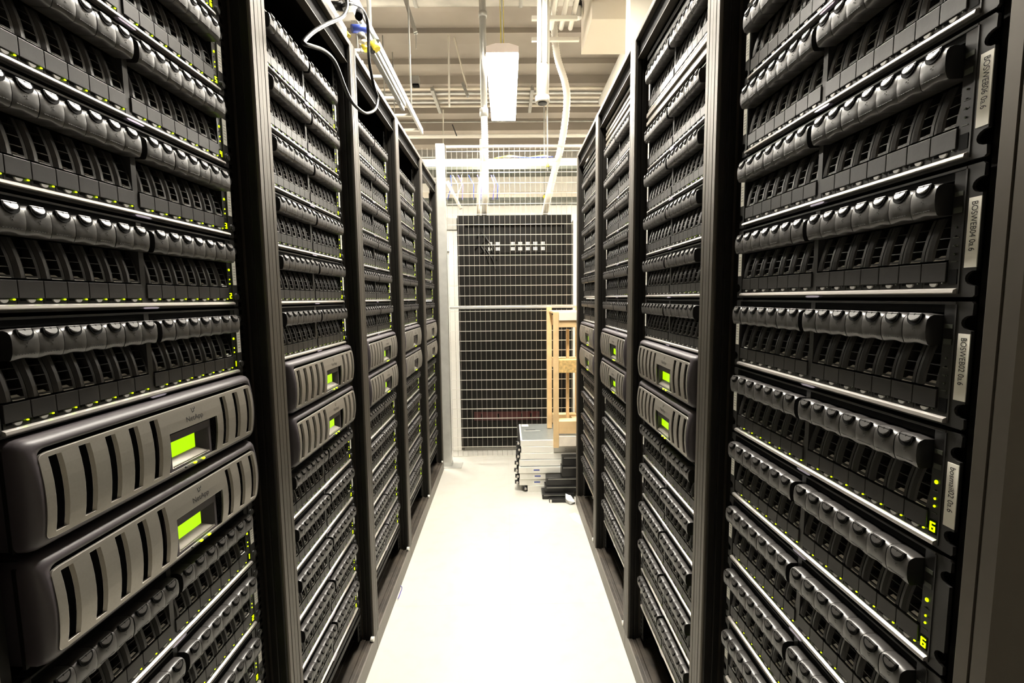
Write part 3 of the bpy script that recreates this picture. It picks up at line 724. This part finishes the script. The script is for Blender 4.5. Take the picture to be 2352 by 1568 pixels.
# conduits
def ribbed(pts, r, m, name, label, cat='conduit', n=90):
    P = [Vector(p) for p in pts]; out = []; rr = []
    # Catmull-Rom resample
    Q = [P[0]]+P+[P[-1]]; per = n//(len(P)-1)
    for i in range(1, len(Q)-2):
        for k in range(per):
            t = k/per; a, b, c, d = Q[i-1], Q[i], Q[i+1], Q[i+2]
            out.append(0.5*((2*b)+(-a+c)*t+(2*a-5*b+4*c-d)*t*t+(-a+3*b-3*c+d)*t**3))
    out.append(P[-1]); rr = [r*(1.0 if i % 2 else 0.86) for i in range(len(out))]
    mb = MB(); mb.tube(out, r, m, 12, rr=rr); return mb.obj(name, label=label, cat=cat)
A = lambda px, py, Y=3.66: pr_at(px, py, Y)
mb = MB(); mb.cyl((A(1108, 20)[0], 3.66, CZ), A(1112, 262), 0.026, 'galv', 14); mb.cyl(A(1111, 250), A(1112, 268), 0.033, 'galv', 12); mb.cyl(A(1109, 28), A(1109, 40), 0.031, 'galv', 12)
mb.obj('steel_conduit', label='straight grey steel conduit dropping from the ceiling left of the lamp', cat='conduit')
ribbed([A(1112, 268), A(1114, 330), A(1115, 400), A(1114, 450), (A(1112, 491)[0]-0.01, 3.90, 2.006)], 0.027, 'flex', 'flexible_conduit', 'pale ribbed conduit running straight down to the left of the black cabinet top', n=110)
ribbed([A(1106, 320, 3.80), A(1106, 400, 3.80), A(1100, 440, 3.80), (A(1098, 491, 3.95)[0], 3.98, 1.996)], 0.017, 'beigeduct', 'flexible_conduit', 'thin ribbed conduit close behind the straight pale one', n=110)
ribbed([(A(1272, -40, 3.6)[0], 3.6, CZ), A(1272, -40, 3.6), A(1273, 60, 3.6), A(1280, 130, 3.6), A(1298, 190, 3.6), A(1302, 240, 3.6), A(1290, 330), A(1272, 400), A(1260, 450), (A(1252, 491, 3.9)[0], 3.90, 2.006)], 0.027, 'flex', 'flexible_conduit', 'pale ribbed conduit curving down to the right of the lamp', n=200)
q_ = A(1248, -60, 2.9); mb = MB(); mb.tube([(q_[0], 2.9, CZ), q_, A(1248, 120, 2.9), A(1246, 225, 2.9)], 0.038, 'flex', 16); mb.cyl(A(1246, 222, 2.9), A(1246, 236, 2.9), 0.043, 'flex', 16); mb.cyl(A(1246, 232, 2.9), A(1246, 239, 2.9), 0.028, 'darkplastic', 12)
for dx in (-0.017, 0.017): mb.cyl((q_[0]+dx, 2.862, 2.7), (q_[0]+dx, 2.862, 3.9), 0.005, 'galv', 6)
mb.obj('power_drop', label='thick white vertical pipe hanging right of the lamp with a dark open end', cat='pipe')

# ceiling services
mb = MB(); mb.cyl((-5, 4.15, 3.93), (5, 4.15, 3.93), 0.125, 'duct', 24)
for x in (-0.75, 0.15, 0.62): mb.cyl((x-0.015, 4.15, 3.93), (x+0.015, 4.15, 3.93), 0.135, 'galvdark', 24)
mb.obj('round_duct', label='round metal duct crossing under the ceiling at the top of the picture', cat='duct')
mb = MB()
t = thing('pipe_rack', 'bundle of thin parallel conduits crossing below the concrete ceiling', 'pipes', (0, 6.35, 0))
for i in range(5):
    mb = MB(); mb.cyl((-4.9, -0.32+0.13*i, 3.94), (4.9, -0.32+0.13*i, 3.94), 0.020, 'galv' if i % 2 else 'beigeduct', 8); mb.obj('conduit', t)
for x in (-0.9, 0.35):
    mb = MB(); mb.box(x-0.02, x+0.02, -0.4, 0.3, 3.88, 3.92, 'galvdark'); mb.cyl((x, -0.3, 3.9), (x, -0.3, CZ), 0.006, 'galv', 6); mb.obj('bracket', t)
def simple_pipe(Y, py, r, m, label):
    z = pr_at(1166, py, Y)[2]; mb = MB(); mb.cyl((-4.9, Y, z), (4.9, Y, z), r, m, 10); return mb.obj('pipe', label=label, cat='pipe')
simple_pipe(5.6, 312, 0.022, 'flex', 'pale horizontal pipe crossing in front of the far beams')
simple_pipe(6.9, 279, 0.012, 'galvdark', 'thin dark pipe under the grey beam')
mb = MB(); z = pr_at(1166, 345, 6.5)[2]; mb.box(-4.5, 4.5, 6.45, 6.6, z-0.12, z, 'galvdark'); mb.obj('steel_beam', label='grey steel beam just above the white back wall', cat='beam')
# threaded rods, struts
def strut(a, b, w, m, name, label, holes=False, cat='strut'):
    A_, B_ = Vector(a), Vector(b); d = (B_-A_); L = d.length; q = d.to_track_quat('Z', 'Y'); mt_ = Matrix.Translation(A_) @ q.to_matrix().to_4x4()
    m2 = MB()
    if holes:
        for sx in (-1, 1): m2.box(sx*w/2-0.005, sx*w/2+0.005, -w/2, w/2, 0, L, m)
        z = 0.0
        while z < L: m2.box(-w/2, w/2, w/2-0.003, w/2, z, min(L, z+0.03), m); z += 0.055
    else: m2.box(-w/2, w/2, -w/2, w/2, 0, L, m)
    m2.v = [tuple(mt_ @ Vector(v)) for v in m2.v]; return m2.obj(name, label=label, cat=cat)
strut(A(922, -30, 3.9), A(955, 76, 3.9), 0.030, 'galv', 'slotted_strut', 'slotted steel strut slanting down at upper left of the ceiling', True)
strut(A(1030, 42, 5.0), A(1032, 246, 5.0), 0.018, 'flex', 'hanger_bar', 'pale vertical hanger bar in front of the ceiling')
strut(A(1032, 42, 5.0), A(1072, 200, 5.1), 0.012, 'beigeduct', 'brace_bar', 'thin diagonal brace beside the pale vertical hanger bar')
strut(A(1062, 190, 5.1), A(1075, 222, 5.1), 0.030, 'galvdark', 'bracket_plate', 'dark bracket at the foot of the diagonal brace', cat='bracket')
strut(A(1039, 286, 5.0), A(1049, 312, 5.0), 0.012, 'darkplastic', 'cable_end', 'short black rod hanging below the pipe bundle', cat='rod')
strut(A(955, 74, 3.9), A(956, 112, 3.9), 0.006, 'galv', 'threaded_rod', 'thin rod hanging below the slotted strut', cat='rod')
for i, (px, y0, y1) in enumerate(((1018, 280, 338), (1254, 282, 336))):
    strut(A(px, y0-28, 6.56), A(px, y1, 6.56), 0.014, 'flex', 'threaded_rod', ['pale thin rod above the fence post', 'pale thin rod above the fence, right of the lamp'][i], cat='rod')
mb = MB(); a = A(955, 188, 5.3); mb.box(a[0]-0.04, a[0]+0.04, 5.26, 5.34, a[2]-0.03, a[2]+0.05, 'galvdark'); mb.box(a[0]-0.035, a[0]+0.035, 5.27, 5.33, a[2]-0.05, a[2]-0.03, 'black')
mb.obj('junction_box', label='small grey junction box on the ceiling at left', cat='junction box')
# conduit trapeze right of the lamp
t = thing('conduit_trapeze', 'white conduits on two cross bars right of the hanging lamp', 'conduits', (0, 0, 0))
tz = 3.16
for py, x0, x1 in ((42, 1221, 1326), (91, 1221, 1330)):
    d = camdir((1270-1176)/FPX, -(py-784)/FPX); k = (tz-1.3)/d.z; Y = d.y*k
    a = pr_at(x0, py, Y); b = pr_at(x1, py, Y); mb = MB(); mb.box(a[0], b[0], Y-0.012, Y+0.012, tz-0.012, tz+0.012, 'flex'); mb.obj('cross_bar', t)
for x in (0.335, 0.405, 0.47):
    mb = MB(); mb.cyl((x, 2.2, tz+0.03), (x, 3.40, tz+0.03), 0.017, 'flex', 10); mb.obj('conduit', t)
for x in (0.30, 0.50):
    mb = MB(); mb.cyl((x, 3.0, tz), (x, 3.0, CZ), 0.005, 'galv', 6); mb.obj('hanger_rod', t)
mb = MB(); mb.box(0.575, 1.6, 3.14, 3.57, 3.10, CZ-0.002, 'beigeduct'); mb.obj('box_duct', label='large beige rectangular duct below the ceiling at right', cat='duct')
mb = MB(); mb.cyl((1.28, 4.45, 3.80), (1.28, 6.1, 3.80), 0.075, 'white', 20); mb.obj('round_duct', label='pale round duct running away behind the beige rectangular duct', cat='duct')
mb = MB(); a = A(1327, 22, 3.5); mb.cyl((a[0], 3.5, a[2]-0.06), (a[0], 3.5, a[2]+0.015), 0.028, 'white', 12); mb.cyl((a[0], 3.5, a[2]+0.015), (a[0], 3.5, a[2]+0.05), 0.032, 'darkplastic', 12); mb.cyl((a[0], 3.5, a[2]+0.05), (a[0], 3.5, CZ), 0.006, 'galv', 6)
mb.obj('spot_socket', label='small white fitting with a black cap left of the beige duct', cat='lamp fitting')

# overhead ladder tray above the left racks
t = thing('ladder_tray', 'pale overhead ladder tray running above the left racks', 'cable tray', (0, 0, 0))
for (x, z) in ((-0.645, 2.60), (-1.00, 2.60)):
    mb = MB(); mb.box(x-0.008, x+0.008, 1.3, 3.70, z-0.02, z+0.02, 'galvdark'); mb.obj('rail', t)
y = 1.4
while y < 3.7:
    mb = MB(); mb.box(-1.0, -0.645, y-0.012, y+0.012, 2.585, 2.60, 'flex'); mb.obj('rung', t); y += 0.28
for yy in (1.7, 3.3):
    for x in (-0.645, -1.0):
        mb = MB(); mb.cyl((x, yy, 2.62), (x, yy, CZ), 0.006, 'galv', 6); mb.obj('hanger_rod', t)
mb = MB(); a = pr_at(850, 85, 2.4); mb.cyl(a, (a[0], 2.4, CZ), 0.011, 'galv', 8); mb.cyl(a, (a[0], 2.4, 2.6), 0.004, 'galv', 8); mb.obj('hanger_rod', t)
mb = MB(); mb.box(-0.598, -0.580, 1.55, 2.76, 2.388, 2.412, 'galvdark'); mb.box(-0.572, -0.560, 1.55, 2.70, 2.39, 2.41, 'galv')
mb.obj('steel_channel', label='pale double steel channel below the ladder tray', cat='channel')
for yy in (1.6, 2.5):
    pass
mb = MB(); mb.box(-0.66, -0.555, 1.80, 1.85, 2.36, 2.46, 'flex'); mb.cyl((-0.62, 1.82, 2.46), (-0.62, 1.82, 2.58), 0.006, 'galv', 6)
mb.obj('tray_bracket', label='pale bracket joining the channel to the ladder tray', cat='bracket')
def blob(pts, r, m, name, label, cat): 
    mb = MB(); mb.tube(pts, r, m, 10); return mb.obj(name, label=label, cat=cat)
B = lambda px, py, Y: pr_at(px, py, Y)
blob([B(808, 66, 1.75), B(845, 66, 1.78)], 0.014, 'blue', 'blue_plug', 'dark blue connector body above the second left rack', 'connector')
blob([B(829, 78, 1.75), B(833, 92, 1.75)], 0.014, 'galvdark', 'grey_plug', 'dark grey round plug below the blue connector', 'connector')
blob([B(830, 94, 1.75), B(841, 102, 1.75)], 0.012, 'cream', 'cream_plug', 'cream plug end below the dark grey plug', 'connector')
blob([B(853, 108, 2.0), B(857, 121, 2.0)], 0.010, 'darkplastic', 'black_plug', 'small black plug right of the hanging cable loop', 'connector')
blob([B(856, 98, 2.0), B(866, 114, 2.0)], 0.017, 'yellow', 'yellow_clip', 'yellow clip right of the hanging cable loop', 'clip')
blob([B(834, 104, 1.75), B(842, 116, 1.75)], 0.010, 'yellow', 'yellow_clip', 'yellow clip left of the hanging cable loop', 'clip')
blob([B(795, 74, 1.6), B(803, 84, 1.6)], 0.006, 'yellow', 'yellow_clip', 'small yellow clip on the edge of the second left rack top', 'clip')
blob([B(858, 82, 2.1), B(866, 96, 2.1)], 0.014, 'servertop', 'grey_clamp', 'grey metal clamp above the yellow clip', 'clamp')
blob([B(826, 28, 1.55), B(824, 38, 1.5)], 0.012, 'black', 'black_plug', 'black plug inside the top of the cable loop', 'connector')
blob([B(832, 102, 1.76), B(828, 122, 1.72)], 0.003, 'galvdark', 'thin_lead', 'thin grey lead below the cream plug', 'cable')
mb = MB(); mb.box(-0.56, -0.50, 1.22, 1.55, HT+0.002, HT+0.03, 'white', bev=0.004); mb.obj('white_bracket', label='white bracket lying on top of the second left rack', cat='bracket')
mb = MB(); mb.box(-0.60, -0.50, 1.72, 1.98, HT+0.001, HT+0.006, 'white'); mb.box(-0.53, -0.50, 1.70, 1.715, HT+0.001, HT+0.008, 'red')
mb.obj('paper_tag', label='white tag with a red end on top of the third left rack', cat='tag')
# cable loop
LP = [(783, 14), (800, 9), (812, 8), (830, 18), (842, 42), (846, 80), (848, 140), (858, 195), (867, 225), (862, 250), (843, 260), (826, 252), (806, 230), (790, 195), (775, 155), (762, 132), (741, 115), (716, 106),
      (698, 100), (702, 90), (722, 72), (752, 55), (785, 40), (796, 22), (797, 5), (792, -20)]
pts = []
for i, (x, y) in enumerate(LP):
    d = camdir((x-1176)/FPX, -(y-784)/FPX); X = -0.470+0.006*sin(i*0.9)
    if i == 0: X = -0.49
    k = X/d.x; pts.append(Vector((X, d.y*k, 1.3+d.z*k)))
Q = [pts[0]]+pts+[pts[-1]]; out = []
for i in range(1, len(Q)-2):
    for k in range(6):
        t_ = k/6; a, b, c, d = Q[i-1], Q[i], Q[i+1], Q[i+2]
        out.append(0.5*((2*b)+(-a+c)*t_+(2*a-5*b+4*c-d)*t_*t_+(-a+3*b-3*c+d)*t_**3))
t = thing('power_cable', 'glossy black cable hanging in a loop over the second and third left racks', 'cable', (0, 0, 0))
mb = MB(); mb.tube(out, 0.0052, 'cable', 10); mb.obj('cord', t)
mb = MB(); a = pts[0]; mb.cyl(tuple(a+Vector((-0.03, 0.0, 0.0))), tuple(a+Vector((0.006, 0, 0))), 0.013, 'cable', 14); mb.obj('plug', t)

# ------------------------------------------------------------------ server stack, crate, black boxes
zz = 0.0
for i in range(8):
    h = 0.0435; x0 = [0.125, 0.070, 0.073, 0.066, 0.070, 0.078, 0.085, 0.080][i]; y0 = [2.96, 2.965, 2.96, 2.955, 2.97, 2.98, 2.985, 2.99][i]
    nm = ['lowest', 'second', 'third', 'fourth', 'fifth', 'sixth', 'seventh', 'topmost'][i]
    t = thing('rack_server', f'flat silver rack server, {nm}{" from the floor" if 0 < i < 7 else ""} in the stack by the crate', 'server', (x0, y0, zz), 0, 'stacked silver servers on the floor')
    mb = MB(); mb.box(0.0, 0.66, 0.0, 0.40, 0.0005, h-0.0015, 'serverside', bev=0.0015, ); mb.obj('case', t)
    mb = MB(); mb.box(0.012, 0.655, 0.006, 0.394, h-0.0016, h-0.0006, 'servertop')
    if i == 7:
        mb.box(0.045, 0.115, 0.235, 0.243, h-0.0006, h+0.0004, 'darkplastic'); mb.box(0.03, 0.15, 0.215, 0.220, h-0.0006, h+0.0004, 'serverside'); mb.box(0.02, 0.07, 0.33, 0.38, h-0.0006, h+0.0004, 'paper')
    mb.obj('lid', t)
    mb = MB(); mb.box(-0.012, 0.0, 0.02, 0.38, 0.003, h-0.004, 'darkplastic'); mb.obj('front_bezel', t)
    mb = MB(); mb.cyl((-0.030, 0.012, h/2), (-0.002, 0.012, h/2), 0.013, 'darkplastic', 10); mb.cyl((-0.014, -0.003, h/2), (-0.014, 0.004, h/2), 0.008, 'trim', 10); mb.obj('ear_latch', t)
    if i in (3, 2, 1):
        mb = MB(); mb.box(0.05, 0.09, -0.0008, 0.0006, 0.008, h-0.008, 'paper'); mb.box(0.10, 0.14, -0.0008, 0.0006, 0.018, 0.026, 'blue'); mb.obj('sticker', t)
    if i >= 4:
        mb = MB(); 
        for zz_ in (0.012, 0.028): mb.cyl((0.30, -0.001, zz_), (0.30, 0.001, zz_), 0.002, 'darkplastic', 6)
        mb.obj('screw', t)
    zz += h
st = zz
# crate (wooden frame) standing on the stack
t = thing('wooden_crate', 'open pine pallet frame standing upright on the silver servers', 'crate', (0.30, 2.955, st-0.0005), 0)
Hc = 0.86
def board(x0, x1, y0, y1, z0, z1, m='wood'): 
    mb = MB(); mb.box(x0, x1, y0, y1, z0, z1, m, bev=0.002); mb.obj('board', t)
board(0.0, 0.036, 0.0, 0.022, -0.045, Hc); 
board(-0.016, 0.020, 0.30, 0.322, 0.002, Hc+0.03)
board(0.20, 0.236, 0.0, 0.022, 0.002, Hc)
board(0.19, 0.226, 0.30, 0.322, 0.002, Hc+0.03)
for z0, m_ in ((0.02, 'wood'), (0.43, 'osb'), (Hc-0.13, 'wood')):
    board(0.037, 0.199, 0.004, 0.085, z0+0.03, z0+0.115, m_)
    board(0.021, 0.189, 0.235, 0.300, z0+0.03, z0+0.10, 'wood')
    board(0.150, 0.190, 0.086, 0.234, z0+0.03, z0+0.09, 'wood')
board(0.037, 0.30, -0.006, 0.018, Hc-0.055, Hc, 'woodpale'); board(0.037, 0.30, -0.004, 0.018, -0.034, 0.035, 'woodpale')
board(0.0, 0.24, 0.023, 0.30, Hc-0.01, Hc+0.004, 'wood')
board(0.10, 0.118, 0.10, 0.14, 0.05, Hc-0.12, 'wood')
# black rails / boxes on the floor in front of the stack
specs = [((0.215, 0.42), (2.84, 2.95), (0.0, 0.034), 'black steel rail box lowest in front of the server stack'),
         ((0.235, 0.46), (2.865, 2.95), (0.035, 0.075), 'black steel rail box second from the floor by the stack'),
         ((0.245, 0.48), (2.875, 2.95), (0.076, 0.128), 'black box third from the floor by the stack'),
         ((0.345, 0.56), (2.885, 2.95), (0.129, 0.200), 'black box fourth from the floor by the stack'),
         ((0.350, 0.58), (2.895, 2.95), (0.201, 0.262), 'dark box topmost beside the stack below the crate')]
for (x, y, z, lab) in specs:
    mb = MB(); mb.box(*x, *y, *z, 'darkplastic', bev=0.003); mb.box(x[0]+0.01, x[1]-0.02, y[0]-0.002, y[0]+0.001, z[1]-0.010, z[1]-0.006, 'galvdark')
    mb.obj('black_box', label=lab, cat='box', group='black boxes beside the server stack')
t = thing('rail_kit', 'black rack rail lying on the floor with a white tag', 'rail', (0.255, 2.79, 0))
mb = MB(); mb.box(0, 0.135, 0, 0.03, 0.0, 0.022, 'darkplastic', bev=0.002); mb.obj('rail', t)
mb = MB(); mb.box(0.004, 0.016, -0.002, 0.0, 0.0, 0.02, 'paper'); mb.obj('tag', t)
mb = MB(); n = mb.add([(0.355, 2.80, 0.001), (0.42, 2.78, 0.001), (0.415, 2.76, 0.018), (0.385, 2.755, 0.004), (0.36, 2.775, 0.03), (0.395, 2.785, 0.045), (0.36, 2.80, 0.055), (0.38, 2.765, 0.02)])
for f in ((0,1,5),(0,5,6),(1,2,5),(2,3,7),(3,4,7),(4,6,5),(7,5,2),(0,4,6),(0,3,4),(7,4,5)): mb.face([n+i for i in f], 'galv')
mb.obj('plastic_bag', label='crumpled clear plastic bag by the black rails', cat='bag')
mb = MB(); n = mb.add([(0.375, 2.56, 0.001), (0.415, 2.50, 0.001), (0.419, 2.60, 0.003), (0.395, 2.64, 0.006), (0.36, 2.63, 0.001)])
mb.face((n, n+1, n+2, n+3, n+4), 'paper'); mb.v[-3] = (0.419, 2.60, 0.006); mb.obj('paper_scrap', label='torn white paper scrap on the floor by the farthest right rack', cat='paper')
# violet wire loop at left rack base
W_ = [pr_at(912, 1368, 2.0)]
lp = []
for (x, y) in ((914, 1374), (918, 1366), (923, 1356), (923, 1348), (920, 1345)):
    d = camdir((x-1176)/FPX, -(y-784)/FPX); k = -0.488/d.x; lp.append((-0.488, d.y*k, max(0.004, 1.3+d.z*k)))
mb = MB(); mb.tube(lp, 0.0016, 'purplewire', 6); mb.obj('wire_scrap', label='small violet wire loop at the foot of the second left rack', cat='wire')

# ------------------------------------------------------------------ world, view
w = bpy.data.worlds.new('world'); SC.world = w; w.use_nodes = True
w.node_tree.nodes['Background'].inputs['Color'].default_value = (0.9, 0.85, 0.75, 1)
w.node_tree.nodes['Background'].inputs['Strength'].default_value = 0.02
SC.view_settings.view_transform = 'Standard'; SC.view_settings.look = 'None'; SC.view_settings.gamma = 1.0
SC.view_settings.use_curve_mapping = False; SC.view_settings.exposure = 2.0
